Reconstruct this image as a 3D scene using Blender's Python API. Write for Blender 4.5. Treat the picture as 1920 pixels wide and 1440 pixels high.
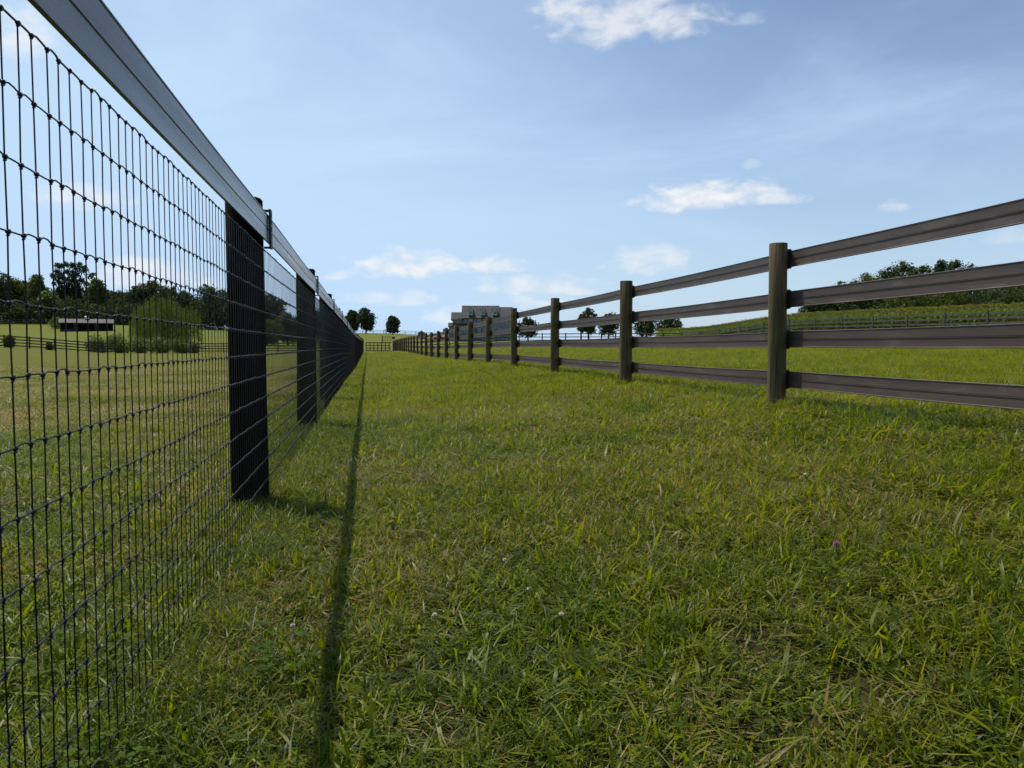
import bpy, math, random
import numpy as np
R = math.radians
rng = np.random.default_rng(7)
random.seed(7)
for o in list(bpy.data.objects): bpy.data.objects.remove(o, do_unlink=True)
scene = bpy.context.scene
COL = scene.collection

# ------------------------------------------------------------------ camera
F = 1440.0; PSI = R(10.62); PITCH = R(-2.98)      # yaw right of the fence line, slightly down
cam_d = bpy.data.cameras.new("camera"); cam = bpy.data.objects.new("camera", cam_d); COL.objects.link(cam)
cam_d.sensor_width = 36.0; cam_d.lens = 36.0 * F / 1920.0; cam_d.clip_start = 0.02; cam_d.clip_end = 6000
cam.location = (0, 0, 0)                         # eye level is z = 0; the ground lies below it
cam.rotation_euler = (math.pi/2 + PITCH, 0, -PSI)
scene.camera = cam
scene.render.resolution_x = 1024; scene.render.resolution_y = 768
scene.view_settings.view_transform = 'Standard'; scene.view_settings.look = 'None'
scene.view_settings.exposure = 0.0; scene.view_settings.gamma = 1.0
scene.render.engine = 'CYCLES'
scene.cycles.use_adaptive_sampling = True; scene.cycles.adaptive_threshold = 0.03; scene.cycles.max_bounces = 4; scene.cycles.diffuse_bounces = 3; scene.cycles.glossy_bounces = 2; scene.cycles.transmission_bounces = 2

FW = (math.sin(PSI), math.cos(PSI)); RT = (math.cos(PSI), -math.sin(PSI))
HY = 720 - F*math.tan(-PITCH)                     # image row of the horizon
def pos(px, r):                                   # point on the map seen in column px at depth r
    u = (px-960)/F
    return (FW[0]*r + RT[0]*r*u, FW[1]*r + RT[1]*r*u)
def hgt(y, r): return (HY - y)*r/F                # height above the eye of picture row y at depth r

# ------------------------------------------------------------------ sun and sky
SUN_EL = R(64.0); SUN_AZ = R(-38.0)               # azimuth from +Y, negative = to the left
sd = (math.sin(SUN_AZ)*math.cos(SUN_EL), math.cos(SUN_AZ)*math.cos(SUN_EL), math.sin(SUN_EL))
sun_d = bpy.data.lights.new("sun", 'SUN'); sun = bpy.data.objects.new("sun", sun_d); COL.objects.link(sun)
sun_d.energy = 4.9; sun_d.angle = R(0.53); sun_d.color = (1.0, 0.95, 0.86)
from mathutils import Vector, Matrix
sun.rotation_euler = Vector(sd).to_track_quat('Z', 'Y').to_euler()
sun.location = (-20, 30, 60)

world = bpy.data.worlds.new("World"); scene.world = world; world.use_nodes = True
wt = world.node_tree; wn = wt.nodes; wl = wt.links
for n in list(wn): wn.remove(n)
def N(t, kind, **kw):
    n = t.nodes.new(kind)
    for k, v in kw.items(): setattr(n, k, v)
    return n
def L(t, a, b): t.links.new(a, b)
def MATH(t, op, a, b=None, c=None, clamp=False):
    n = N(t, 'ShaderNodeMath', operation=op, use_clamp=clamp)
    for i, v in enumerate((a, b, c)):
        if v is None: continue
        if isinstance(v, (int, float)): n.inputs[i].default_value = v
        else: L(t, v, n.inputs[i])
    return n.outputs[0]
def SMOOTH(t, v, a, b, lo=0.0, hi=1.0):
    n = N(t, 'ShaderNodeMapRange', interpolation_type='SMOOTHSTEP'); L(t, v, n.inputs[0])
    for i, x in zip((1, 2, 3, 4), (a, b, lo, hi)): n.inputs[i].default_value = x
    return n.outputs[0]
def MIX(t, f, a, b, mode='MIX'):
    n = N(t, 'ShaderNodeMix', data_type='RGBA', blend_type=mode)
    for i, v in ((0, f), (6, a), (7, b)):
        if isinstance(v, (int, float)): n.inputs[i].default_value = v
        elif isinstance(v, tuple): n.inputs[i].default_value = (*v, 1) if len(v) == 3 else v
        else: L(t, v, n.inputs[i])
    return n.outputs[2]
def NOISE(t, vec, scale, detail=3, rough=0.55, dist=0.0):
    n = N(t, 'ShaderNodeTexNoise'); n.inputs['Scale'].default_value = scale
    n.inputs['Detail'].default_value = detail; n.inputs['Roughness'].default_value = rough
    n.inputs['Distortion'].default_value = dist
    if vec is not None: L(t, vec, n.inputs['Vector'])
    return n.outputs[0]

sky = N(wt, 'ShaderNodeTexSky', sky_type='NISHITA', sun_disc=False)
sky.sun_elevation = SUN_EL; sky.sun_rotation = SUN_AZ
sky.altitude = 100; sky.air_density = 1.0; sky.dust_density = 1.0; sky.ozone_density = 2.6
SKY_K = 0.125
tc = N(wt, 'ShaderNodeTexCoord'); sx = N(wt, 'ShaderNodeSeparateXYZ'); L(wt, tc.outputs['Generated'], sx.inputs[0])
az = MATH(wt, 'MULTIPLY', MATH(wt, 'ARCTAN2', sx.outputs[0], sx.outputs[1]), 180/math.pi)
el = MATH(wt, 'MULTIPLY', MATH(wt, 'ARCSINE', sx.outputs[2]), 180/math.pi)
cv = N(wt, 'ShaderNodeCombineXYZ'); L(wt, az, cv.inputs[0]); L(wt, el, cv.inputs[1])
skyc = MIX(wt, 1.0, sky.outputs[0], (SKY_K, SKY_K, SKY_K), 'MULTIPLY')
# thin high veil: wide soft streaks, thicker on the sun's side and low down, thinned behind the camera and overhead to cut fill light
mp = N(wt, 'ShaderNodeMapping'); L(wt, cv.outputs[0], mp.inputs[0])
mp.inputs['Rotation'].default_value = (0, 0, R(-24)); mp.inputs['Scale'].default_value = (0.022, 0.075, 1)
st = NOISE(wt, mp.outputs[0], 1.0, 6, 0.62, 0.6)
streak = MATH(wt, 'MULTIPLY', SMOOTH(wt, st, 0.36, 0.72), SMOOTH(wt, MATH(wt, 'ABSOLUTE', az), 130.0, 60.0, 0.3, 1.0))
low = MATH(wt, 'MULTIPLY', SMOOTH(wt, el, 24.0, 0.0), SMOOTH(wt, MATH(wt, 'ABSOLUTE', az), 150.0, 70.0, 0.35, 1.0))
leftw = MATH(wt, 'MULTIPLY', MATH(wt, 'MULTIPLY', SMOOTH(wt, az, 36.0, -14.0), SMOOTH(wt, az, -110.0, -60.0)), SMOOTH(wt, el, 60.0, 30.0))
veil = MATH(wt, 'ADD', MATH(wt, 'MULTIPLY', streak, 0.50), MATH(wt, 'ADD', MATH(wt, 'MULTIPLY', low, 0.50), MATH(wt, 'MULTIPLY', leftw, 0.62)), clamp=True)
skyc = MIX(wt, veil, skyc, (0.54, 0.74, 0.98))
def azel(px, py):
    v = Vector(((px-960)/F, -(py-720)/F, -1.0)); v.rotate(cam.rotation_euler); v.normalize()
    return math.degrees(math.atan2(v.x, v.y)), math.degrees(math.asin(v.z))
# cumulus: (centre x, centre y, half width, half height, strength)
clouds = [(1165,16,180,60,.70),(1340,362,160,32,.95),(1440,366,80,20,.8),(765,492,120,34,.92),(940,493,66,20,.8),(1212,484,90,34,.55),
          (1020,532,165,24,.62),(1678,386,28,13,.6),(1408,34,34,15,.3),(740,558,120,17,.50),(890,590,130,28,.5),
          (625,515,32,12,.5),(30,50,75,55,.6),(150,362,95,30,.6),(265,512,130,34,.7),(1410,308,22,9,.25),(1900,442,50,16,.25),(1000,565,90,18,.45)]
mc = N(wt, 'ShaderNodeMapping'); L(wt, cv.outputs[0], mc.inputs[0]); mc.inputs['Scale'].default_value = (0.42, 0.80, 1)
n1 = NOISE(wt, mc.outputs[0], 1.0, 5, 0.55, 0.25)
mc2 = N(wt, 'ShaderNodeMapping'); L(wt, cv.outputs[0], mc2.inputs[0]); mc2.inputs['Scale'].default_value = (0.16, 0.34, 1)
n2 = NOISE(wt, mc2.outputs[0], 1.0, 3, 0.5, 0.2)
nn = MATH(wt, 'ADD', MATH(wt, 'MULTIPLY', MATH(wt, 'SUBTRACT', n1, 0.5), 2.6), MATH(wt, 'MULTIPLY', MATH(wt, 'SUBTRACT', n2, 0.5), 0.9))
total = None
for (cx, cy, hw, hh, s) in clouds:
    a0, e0 = azel(cx, cy); wa = hw/F*57.3*math.cos(R(e0))**0 * math.cos(R(a0-10.6)); we = hh/F*57.3
    dx = MATH(wt, 'DIVIDE', MATH(wt, 'SUBTRACT', az, a0), wa*1.12)
    dy = MATH(wt, 'DIVIDE', MATH(wt, 'SUBTRACT', el, e0 - 0.35*we), we*1.35)
    dy = MATH(wt, 'MAXIMUM', dy, MATH(wt, 'MULTIPLY', dy, -2.0))
    q = MATH(wt, 'ADD', MATH(wt, 'MULTIPLY', dx, dx), MATH(wt, 'MULTIPLY', dy, dy))
    v = MATH(wt, 'SUBTRACT', MATH(wt, 'ADD', 0.72, nn), q)
    m = MATH(wt, 'MULTIPLY', SMOOTH(wt, v, -0.15, 0.95), s)
    total = m if total is None else MATH(wt, 'MAXIMUM', total, m)
shade = SMOOTH(wt, n1, 0.3, 0.7)
ccol = MIX(wt, shade, (0.78, 0.83, 0.90), (0.95, 0.95, 0.94))
skyc = MIX(wt, total, skyc, ccol)
world.cycles.sampling_method = 'MANUAL'; world.cycles.sample_map_resolution = 256
bg = N(wt, 'ShaderNodeBackground'); bg.inputs[1].default_value = 1.0; L(wt, skyc, bg.inputs[0])
wo = N(wt, 'ShaderNodeOutputWorld'); L(wt, bg.outputs[0], wo.inputs[0])

# ------------------------------------------------------------------ helpers
class MB:
    """collects geometry for ONE mesh"""
    def __init__(s): s.v = []; s.f = []; s.n = 0; s.at = []
    def add(s, v, f, t=0.5):
        s.v.append(np.asarray(v, float)); s.f += [tuple(int(i)+s.n for i in q) for q in f]
        s.at.append(np.full(len(v), t) if np.isscalar(t) else np.asarray(t, float)); s.n += len(v)
    def box(s, c, d, rz=0.0, t=0.5):
        x, y, z = (a/2 for a in d); co, si = math.cos(rz), math.sin(rz)
        p = [(-x,-y,-z),(x,-y,-z),(x,y,-z),(-x,y,-z),(-x,-y,z),(x,-y,z),(x,y,z),(-x,y,z)]
        s.add([(c[0]+a*co-b*si, c[1]+a*si+b*co, c[2]+e) for a,b,e in p],
              [(0,3,2,1),(4,5,6,7),(0,1,5,4),(1,2,6,5),(2,3,7,6),(3,0,4,7)], t)
    def bar(s, a, b, w, h, t=0.5):                # rectangular beam from a to b
        a = Vector(a); b = Vector(b); d = (b-a).normalized(); si = d.cross(Vector((0,0,1))).normalized(); up = si.cross(d)
        p = [e + si*i*w/2 + up*j*h/2 for e in (a, b) for i, j in ((-1,-1),(1,-1),(1,1),(-1,1))]
        s.add([tuple(q) for q in p], [(0,1,2,3),(7,6,5,4),(0,4,5,1),(1,5,6,2),(2,6,7,3),(3,7,4,0)], t)
    def tube(s, pts, rad, n=6, cap=True, t=0.5):
        P = np.asarray(pts, float); m = len(P); rr = np.full(m, rad) if np.isscalar(rad) else np.asarray(rad, float)
        T = np.gradient(P, axis=0); T /= np.linalg.norm(T, axis=1)[:, None] + 1e-12
        ref = np.array([0, 0, 1.0]) if abs(T[:, 2]).mean() < 0.8 else np.array([1.0, 0, 0])
        A = np.cross(T, ref); A /= np.linalg.norm(A, axis=1)[:, None] + 1e-12; B = np.cross(A, T)
        th = np.arange(n)*2*math.pi/n
        V = P[:, None, :] + rr[:, None, None]*(A[:, None, :]*np.cos(th)[None, :, None] + B[:, None, :]*np.sin(th)[None, :, None])
        f = [(i*n+j, i*n+(j+1) % n, (i+1)*n+(j+1) % n, (i+1)*n+j) for i in range(m-1) for j in range(n)]
        if cap: f += [tuple(range(n-1, -1, -1)), tuple(range((m-1)*n, m*n))]
        s.add(V.reshape(-1, 3), f, t)
    def extrude(s, prof, path, t=0.5):            # closed profile [(side, up)] along a path; side = +X like
        P = np.asarray(path, float); m = len(P); n = len(prof)
        T = np.gradient(P, axis=0); T[:, 2] = 0; T /= np.linalg.norm(T, axis=1)[:, None]
        Sd = np.stack([T[:, 1], -T[:, 0], np.zeros(m)], 1)
        V = np.stack([P + Sd*a + np.array([0, 0, b]) for a, b in prof], 1).reshape(-1, 3)
        f = [(i*n+j, i*n+(j+1) % n, (i+1)*n+(j+1) % n, (i+1)*n+j) for i in range(m-1) for j in range(n)]
        f += [tuple(range(n-1, -1, -1)), tuple(range((m-1)*n, m*n))]
        s.add(V, f, t)
    def build(s, name, mat, parent=None, smooth=False, loc=None):
        me = bpy.data.meshes.new(name); V = np.concatenate(s.v)
        if loc is not None: V = V - np.asarray(loc)
        me.from_pydata(V.tolist(), [], s.f)
        a = me.attributes.new('tint', 'FLOAT', 'POINT'); a.data.foreach_set('value', np.concatenate(s.at).astype(np.float32))
        if smooth: me.polygons.foreach_set('use_smooth', [True]*len(me.polygons))
        me.update()
        o = bpy.data.objects.new(name, me); COL.objects.link(o)
        if mat: me.materials.append(mat)
        if parent: o.parent = parent
        elif loc is not None: o.location = loc
        return o
def tag(o, label=None, cat=None, group=None, kind=None):
    if label: o['label'] = label
    if cat: o['category'] = cat
    if group: o['group'] = group
    if kind: o['kind'] = kind
    return o
def empty(name, loc=(0, 0, 0), rz=0.0):
    o = bpy.data.objects.new(name, None); COL.objects.link(o); o.location = loc; o.rotation_euler = (0, 0, rz)
    o.empty_display_size = 0.2
    return o
def copy_tree(o, parent=None):
    c = o.copy(); COL.objects.link(c)
    if parent: c.parent = parent
    for ch in list(o.children): copy_tree(ch, c)
    return c

def mat(name, rough=0.8, spec=0.5):
    m = bpy.data.materials.new(name); m.use_nodes = True; t = m.node_tree
    b = t.nodes['Principled BSDF']; b.inputs['Roughness'].default_value = rough; b.inputs['Specular IOR Level'].default_value = spec
    return m, t, b
def simple(name, c, rough=0.8, var=0.25, scale=6.0, bump=0.0, spec=0.5, stretch=(1, 1, 1)):
    m, t, b = mat(name, rough, spec)
    tcn = N(t, 'ShaderNodeTexCoord'); mpn = N(t, 'ShaderNodeMapping'); L(t, tcn.outputs['Object'], mpn.inputs[0]); mpn.inputs['Scale'].default_value = stretch
    n = NOISE(t, mpn.outputs[0], scale, 5, 0.6)
    lo = tuple(x*(1-var) for x in c); hi = tuple(min(1, x*(1+var)) for x in c)
    L(t, MIX(t, SMOOTH(t, n, 0.3, 0.7), lo, hi), b.inputs['Base Color'])
    if bump:
        bn = N(t, 'ShaderNodeBump'); bn.inputs['Strength'].default_value = bump; bn.inputs['Distance'].default_value = 0.02
        L(t, n, bn.inputs['Height']); L(t, bn.outputs[0], b.inputs['Normal'])
    return m
def leafy(name, c1, c2, c3=None, trans=0.35, rough=0.5, wscale=0.0, tcol=None, spec=0.4):
    """foliage: colour picked by the leaf's own tint, each copy a little different, light passes through"""
    m, t, b = mat(name, rough, spec)
    at = N(t, 'ShaderNodeAttribute', attribute_name='tint'); oi = N(t, 'ShaderNodeObjectInfo')
    f = MATH(t, 'ADD', at.outputs['Fac'], MATH(t, 'MULTIPLY', MATH(t, 'SUBTRACT', oi.outputs['Random'], 0.5), 0.25), clamp=True)
    if wscale:
        g = N(t, 'ShaderNodeNewGeometry'); n = NOISE(t, g.outputs['Position'], wscale, 4, 0.6)
        f = MATH(t, 'ADD', f, MATH(t, 'MULTIPLY', MATH(t, 'SUBTRACT', n, 0.5), 1.5), clamp=True)
    r = N(t, 'ShaderNodeValToRGB'); L(t, f, r.inputs[0]); e = r.color_ramp.elements
    e[0].position = 0.0; e[0].color = (*c1, 1); e[1].position = 0.85; e[1].color = (*c2, 1)
    if c3: x = e.new(0.97); x.color = (*c3, 1)
    L(t, r.outputs[0], b.inputs['Base Color'])
    tr = N(t, 'ShaderNodeBsdfTranslucent')
    tcn = MIX(t, 1.0, r.outputs[0], tcol or (1.5, 1.5, 0.5), 'MULTIPLY'); L(t, tcn, tr.inputs[0])
    ms = N(t, 'ShaderNodeMixShader'); ms.inputs[0].default_value = trans
    L(t, b.outputs[0], ms.inputs[1]); L(t, tr.outputs[0], ms.inputs[2])
    L(t, ms.outputs[0], t.nodes['Material Output'].inputs[0])
    return m

# ------------------------------------------------------------------ terrain
gLY = [-30, 0, 4, 12, 18, 25, 35, 60, 97, 200]; gLZ = [-.815, -.815, -.82, -.84, -.88, -.97, -1.04, -1.04, -.98, -.9]
gRY = [-30, 0, 5.4, 9, 13, 16, 20, 24, 35, 50, 64, 97, 200]; gRZ = [-.445, -.455, -.49, -.505, -.51, -.51, -.55, -.58, -.68, -.72, -.71, -.85, -.8]
TPX = [-500, 0, 200, 430, 560, 685, 745, 860, 960, 1160, 1290, 1500, 1700, 1920, 2500]
TR = [15, 30, 60, 97, 130, 170, 220, 300, 500, 1000, 3000]
TZ = np.array([
 [-.85,-.7,-.4, .0, 1.0, 2.6, 5.6, 9, 14, 20, 30],
 [-.88,-.85,-.65,.0, 1.1, 2.8, 6.1, 9, 14, 20, 30],
 [-.86,-.95,-1.05,-1.1, .7, 2.8, 6.0, 9, 14, 20, 30],
 [-.84,-1.0,-1.1,-1.1, .5, 2.2, 4.0, 6, 8, 12, 20],
 [-.84,-1.0,-1.08,-1.05,-.2, 1.0, 2.4, 4.2, 6, 8, 14],
 [-.84,-.99,-1.03,-.98,-.4, .6, 2.0, 4.2, 4.6, 5, 5],
 [-.60,-.66,-.72,-.86,-.4, .7, 2.0, 4.0, 4.3, 4.5, 5],
 [-.50,-.55,-.50,-.30,-.1, .2, .9, 2.4, 3.0, 3, 3],
 [-.44,-.45,-.25, .1, .55, .6, .8, 1.2, 1.5, 2, 2],
 [-.38,-.34,-.12, .22, .55, .7, .8, .8, .8, .8, .8],
 [-.36,-.28,-.02, .15, .6, 1.0, 1.4, 1.6, 1.6, 1.6, 1.6],
 [-.34,-.10,.75, 1.6, 2.2, 2.8, 3, 3, 3, 3, 3],
 [-.33,-.02,.95, 1.9, 2.6, 3.2, 3.4, 3.4, 3.4, 3, 3],
 [-.33, .15,1.15, 2.1, 2.8, 3.4, 3.6, 3.6, 3.4, 3, 3],
 [-.33, .25,1.25, 2.2, 2.9, 3.4, 3.6, 3.6, 3.4, 3, 3]])
LTR = np.log(TR)
def G(X, Y):
    X = np.asarray(X, float); Y = np.asarray(Y, float)
    gl = np.interp(Y, gLY, gLZ); gr = np.interp(Y, gRY, gRZ)
    t = np.clip((X+0.6)/3.71, 0, 1); t = t + 0.08*np.sin(t*math.pi*2)*0
    near = gl*(1-t) + gr*t + np.clip(X-3.11, 0, 12)*0.016 + np.clip(-0.6-X, 0, 10)*(-0.004)
    z = X*FW[0] + Y*FW[1]; xc = X*RT[0] + Y*RT[1]; rr = np.hypot(X, Y)
    zz = np.maximum(z, 0.25*rr + 1e-3)
    px = np.clip(960 + F*xc/zz, -500, 2500); zz = np.maximum(zz, 15)
    lz = np.clip(np.log(zz), LTR[0], LTR[-1])
    cols = np.stack([np.interp(lz, LTR, TZ[i]) for i in range(len(TPX))], -1)
    i = np.clip(np.searchsorted(TPX, px) - 1, 0, len(TPX)-2)
    a = np.take_along_axis(cols, i[..., None], -1)[..., 0]; b = np.take_along_axis(cols, i[..., None]+1, -1)[..., 0]
    tp = np.array(TPX); f = (px - tp[i])/(tp[i+1]-tp[i]); f = f*f*(3-2*f)*0.5 + f*0.5
    far = a*(1-f) + b*f
    w = np.clip((rr-14)/26, 0, 1); w = w*w*(3-2*w)
    inl = (1-np.clip((np.maximum(X-3.3, -0.9-X))/2.5, 0, 1))*(1-np.clip((Y-96)/12, 0, 1)); inl *= (Y > 0)
    w = w*(1-inl)
    return near*(1-w) + far*w + 0.012*np.sin(X*1.9+0.7*Y)*np.cos(Y*1.3-X*0.4)*np.clip(rr/6, 0, 1)
def g(x, y): return float(G(np.array([x]), np.array([y]))[0])

def make_ground():
    rad = np.concatenate([[0], np.geomspace(0.5, 3200, 210)])
    A = np.concatenate([np.linspace(-70, 75, 420), np.linspace(75, 290, 72)[1:-1]]); A = np.radians(A)
    X = rad[:, None]*np.sin(A)[None]; Y = rad[:, None]*np.cos(A)[None]; Z = G(X, Y)
    V = np.stack([X, Y, Z], -1).reshape(-1, 3); n = len(A); m = len(rad)
    idx = np.arange(m*n).reshape(m, n); nx = np.roll(idx, -1, 1)
    f = np.stack([idx[:-1], nx[:-1], nx[1:], idx[1:]], -1).reshape(-1, 4)[:, ::-1]
    me = bpy.data.meshes.new('ground'); me.from_pydata(V.tolist(), [], f.tolist())
    me.polygons.foreach_set('use_smooth', [True]*len(me.polygons)); me.update()
    o = bpy.data.objects.new('ground', me); COL.objects.link(o)
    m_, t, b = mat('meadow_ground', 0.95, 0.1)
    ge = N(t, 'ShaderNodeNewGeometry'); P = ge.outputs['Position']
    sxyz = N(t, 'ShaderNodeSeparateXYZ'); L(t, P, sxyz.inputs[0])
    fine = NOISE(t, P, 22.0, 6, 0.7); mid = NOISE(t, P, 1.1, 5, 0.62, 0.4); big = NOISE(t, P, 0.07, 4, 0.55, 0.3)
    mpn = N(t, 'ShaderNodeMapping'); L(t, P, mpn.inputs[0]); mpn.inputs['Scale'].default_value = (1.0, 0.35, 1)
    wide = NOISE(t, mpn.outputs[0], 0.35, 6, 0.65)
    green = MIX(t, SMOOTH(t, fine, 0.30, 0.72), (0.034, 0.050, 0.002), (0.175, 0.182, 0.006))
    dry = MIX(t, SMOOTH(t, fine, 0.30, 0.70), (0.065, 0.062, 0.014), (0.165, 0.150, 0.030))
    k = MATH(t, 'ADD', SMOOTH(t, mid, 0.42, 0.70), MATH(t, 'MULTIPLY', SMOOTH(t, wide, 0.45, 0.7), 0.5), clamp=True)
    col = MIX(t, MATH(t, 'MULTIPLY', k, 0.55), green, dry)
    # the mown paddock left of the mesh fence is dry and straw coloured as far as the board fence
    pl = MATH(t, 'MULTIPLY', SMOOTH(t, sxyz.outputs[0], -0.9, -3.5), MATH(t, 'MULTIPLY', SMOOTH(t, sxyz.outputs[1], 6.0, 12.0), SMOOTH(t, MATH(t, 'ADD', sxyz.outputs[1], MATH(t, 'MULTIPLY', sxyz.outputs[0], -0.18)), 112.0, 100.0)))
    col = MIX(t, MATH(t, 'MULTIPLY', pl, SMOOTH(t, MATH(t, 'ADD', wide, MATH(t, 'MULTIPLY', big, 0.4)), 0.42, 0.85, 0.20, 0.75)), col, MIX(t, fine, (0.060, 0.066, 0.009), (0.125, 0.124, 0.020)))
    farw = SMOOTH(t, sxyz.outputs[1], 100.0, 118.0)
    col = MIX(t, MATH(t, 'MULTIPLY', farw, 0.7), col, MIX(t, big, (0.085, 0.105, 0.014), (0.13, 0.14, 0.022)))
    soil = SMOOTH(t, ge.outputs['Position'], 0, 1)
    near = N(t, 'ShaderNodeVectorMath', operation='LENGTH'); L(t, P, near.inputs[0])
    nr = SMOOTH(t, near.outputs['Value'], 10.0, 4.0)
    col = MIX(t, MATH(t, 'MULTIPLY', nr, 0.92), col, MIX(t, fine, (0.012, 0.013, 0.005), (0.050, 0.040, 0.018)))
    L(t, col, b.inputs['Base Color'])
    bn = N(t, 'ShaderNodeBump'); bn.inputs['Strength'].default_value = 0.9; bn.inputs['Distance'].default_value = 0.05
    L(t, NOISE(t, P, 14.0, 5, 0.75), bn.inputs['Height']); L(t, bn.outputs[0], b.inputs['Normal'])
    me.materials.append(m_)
    tag(o, 'green and straw coloured grassland rising to a low horizon', None, kind='structure')
make_ground()

# ------------------------------------------------------------------ scattering (grass, weeds, corn: one object each)
def scatter(name, P, rot, scl, idx, protos, label, cat):
    me = bpy.data.meshes.new(name); me.from_pydata(P.tolist(), [], [])
    for nm, ty, ar in (('rot', 'FLOAT_VECTOR', rot), ('scl', 'FLOAT_VECTOR', scl)):
        a = me.attributes.new(nm, ty, 'POINT'); a.data.foreach_set('vector', ar.astype(np.float32).ravel())
    a = me.attributes.new('idx', 'INT', 'POINT'); a.data.foreach_set('value', idx.astype(np.int32))
    o = bpy.data.objects.new(name, me); COL.objects.link(o)
    gt = bpy.data.node_groups.new(name+'_scatter', 'GeometryNodeTree')
    gt.interface.new_socket('Geometry', in_out='INPUT', socket_type='NodeSocketGeometry')
    gt.interface.new_socket('Geometry', in_out='OUTPUT', socket_type='NodeSocketGeometry')
    gi = gt.nodes.new('NodeGroupInput'); go = gt.nodes.new('NodeGroupOutput')
    ip = gt.nodes.new('GeometryNodeInstanceOnPoints'); jn = gt.nodes.new('GeometryNodeJoinGeometry')
    for p in reversed(protos):
        oi = gt.nodes.new('GeometryNodeObjectInfo'); oi.inputs['Object'].default_value = p; oi.inputs['As Instance'].default_value = True
        gt.links.new(oi.outputs['Geometry'], jn.inputs[0])
    def attr(nm, ty):
        n = gt.nodes.new('GeometryNodeInputNamedAttribute'); n.data_type = ty; n.inputs[0].default_value = nm; return n.outputs[0]
    gt.links.new(gi.outputs[0], ip.inputs['Points']); gt.links.new(jn.outputs[0], ip.inputs['Instance'])
    ip.inputs['Pick Instance'].default_value = True
    gt.links.new(attr('idx', 'INT'), ip.inputs['Instance Index'])
    gt.links.new(attr('rot', 'FLOAT_VECTOR'), ip.inputs['Rotation']); gt.links.new(attr('scl', 'FLOAT_VECTOR'), ip.inputs['Scale'])
    gt.links.new(ip.outputs[0], go.inputs[0])
    md = o.modifiers.new('scatter', 'NODES'); md.node_group = gt
    tag(o, label, cat, kind='stuff')
    return o

def blades(n, radius, hmin, hmax, wmin, wmax, seg, rs, lie=0.25, dry=0.12, tuft=0.0, lean=0.6):
    """n blades as arrays: curved tapering ribbons; lie = share lying flat in the thatch"""
    q = rs.random(n)**0.5*radius; th = rs.random(n)*6.283
    bx, by = q*np.cos(th), q*np.sin(th)
    if tuft:
        cx, cy = (rs.random(n)-.5)*0, 0; bx *= tuft; by *= tuft
    h = hmin + (hmax-hmin)*rs.random(n)**1.9; w = wmin + (wmax-wmin)*rs.random(n)**1.6
    d = rs.random(n)*6.283; flat = rs.random(n) < lie
    a0 = np.where(flat, 1.15+0.35*rs.random(n), 0.08+lean*rs.random(n)**1.4)       # start lean from vertical
    cur = np.where(flat, 0.5*(rs.random(n)-.3), 0.3+1.5*rs.random(n))                # added bend to the tip
    tint = rs.random(n)*0.80; isdry = (rs.random(n) < dry + flat*0.30); tint = np.where(isdry, 0.97+0.03*rs.random(n), tint)
    V = []; px_, pz_ = np.zeros(n), np.zeros(n); ang = a0.copy()
    base = np.stack([bx, by, np.where(flat, 0.008+0.02*rs.random(n), -0.004)], 1)
    dirv = np.stack([np.cos(d), np.sin(d)], 1); side = np.stack([-np.sin(d), np.cos(d)], 1); tw = (rs.random(n)-.5)*1.4
    for s in range(seg+1):
        f = s/seg; ww = w*(0.75+0.5*f)*(1-f**2.2)*0.5 if s < seg else np.zeros(n)
        c = np.stack([base[:, 0]+dirv[:, 0]*px_, base[:, 1]+dirv[:, 1]*px_, np.maximum(base[:, 2]+pz_, 0.003)], 1)
        tz = np.sin(tw*f)
        off = np.stack([side[:, 0]*ww, side[:, 1]*ww, tz*ww], 1)
        V.append(c-off); 
        if s < seg: V.append(c+off)
        px_ = px_ + np.sin(ang)*h/seg; pz_ = pz_ + np.cos(ang)*h/seg; ang = ang + cur/seg
    k = 2*seg+1; V = np.stack(V, 1).reshape(-1, 3)
    fq = [(2*i, 2*i+1, 2*i+3, 2*i+2) for i in range(seg-1)] + [(2*seg-2, 2*seg-1, 2*seg)]
    faces = [tuple(j*k+a for a in q_) for j in range(n) for q_ in fq]
    return V, faces, np.repeat(tint, k)

def proto(name, parts, m):
    mb = MB()
    for V, f, t in parts: mb.add(V, f, t)
    me = bpy.data.meshes.new(name); me.from_pydata(np.concatenate(mb.v).tolist(), [], mb.f)
    a = me.attributes.new('tint', 'FLOAT', 'POINT'); a.data.foreach_set('value', np.concatenate(mb.at).astype(np.float32))
    me.polygons.foreach_set('use_smooth', [True]*len(me.polygons)); me.materials.append(m); me.update()
    return bpy.data.objects.new(name, me)
def clover_leaves(n, radius, rs, hmin=.03, hmax=.07, size=.010):
    mb = MB()
    for _ in range(n):
        a = rs.random()*6.28; q = rs.random()**.5*radius; x, y = q*math.cos(a), q*math.sin(a); h = hmin+(hmax-hmin)*rs.random()
        ti = 0.05+0.35*rs.random(); lx, ly = x+(rs.random()-.5)*.03, y+(rs.random()-.5)*.03
        mb.add([(x-.0007, y, 0), (x+.0007, y, 0), (lx+.0007, ly, h), (lx-.0007, ly, h)], [(0, 1, 2, 3)], ti)
        r0 = rs.random()*6.28; s = size*(.7+.6*rs.random())
        for k in range(3):
            b = r0+k*2.094; c, si = math.cos(b), math.sin(b)
            pts = [(0, 0, 0), (.5, -.42, .10), (1.0, -.48, .12), (1.25, 0, .02), (1.0, .48, .12), (.5, .42, .10)]
            mb.add([(lx+s*(u*c-v*si), ly+s*(u*si+v*c), h+s*w) for u, v, w in pts], [(0, 1, 2, 3), (0, 3, 4, 5)], ti)
    return np.concatenate(mb.v), mb.f, np.concatenate(mb.at)

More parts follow.
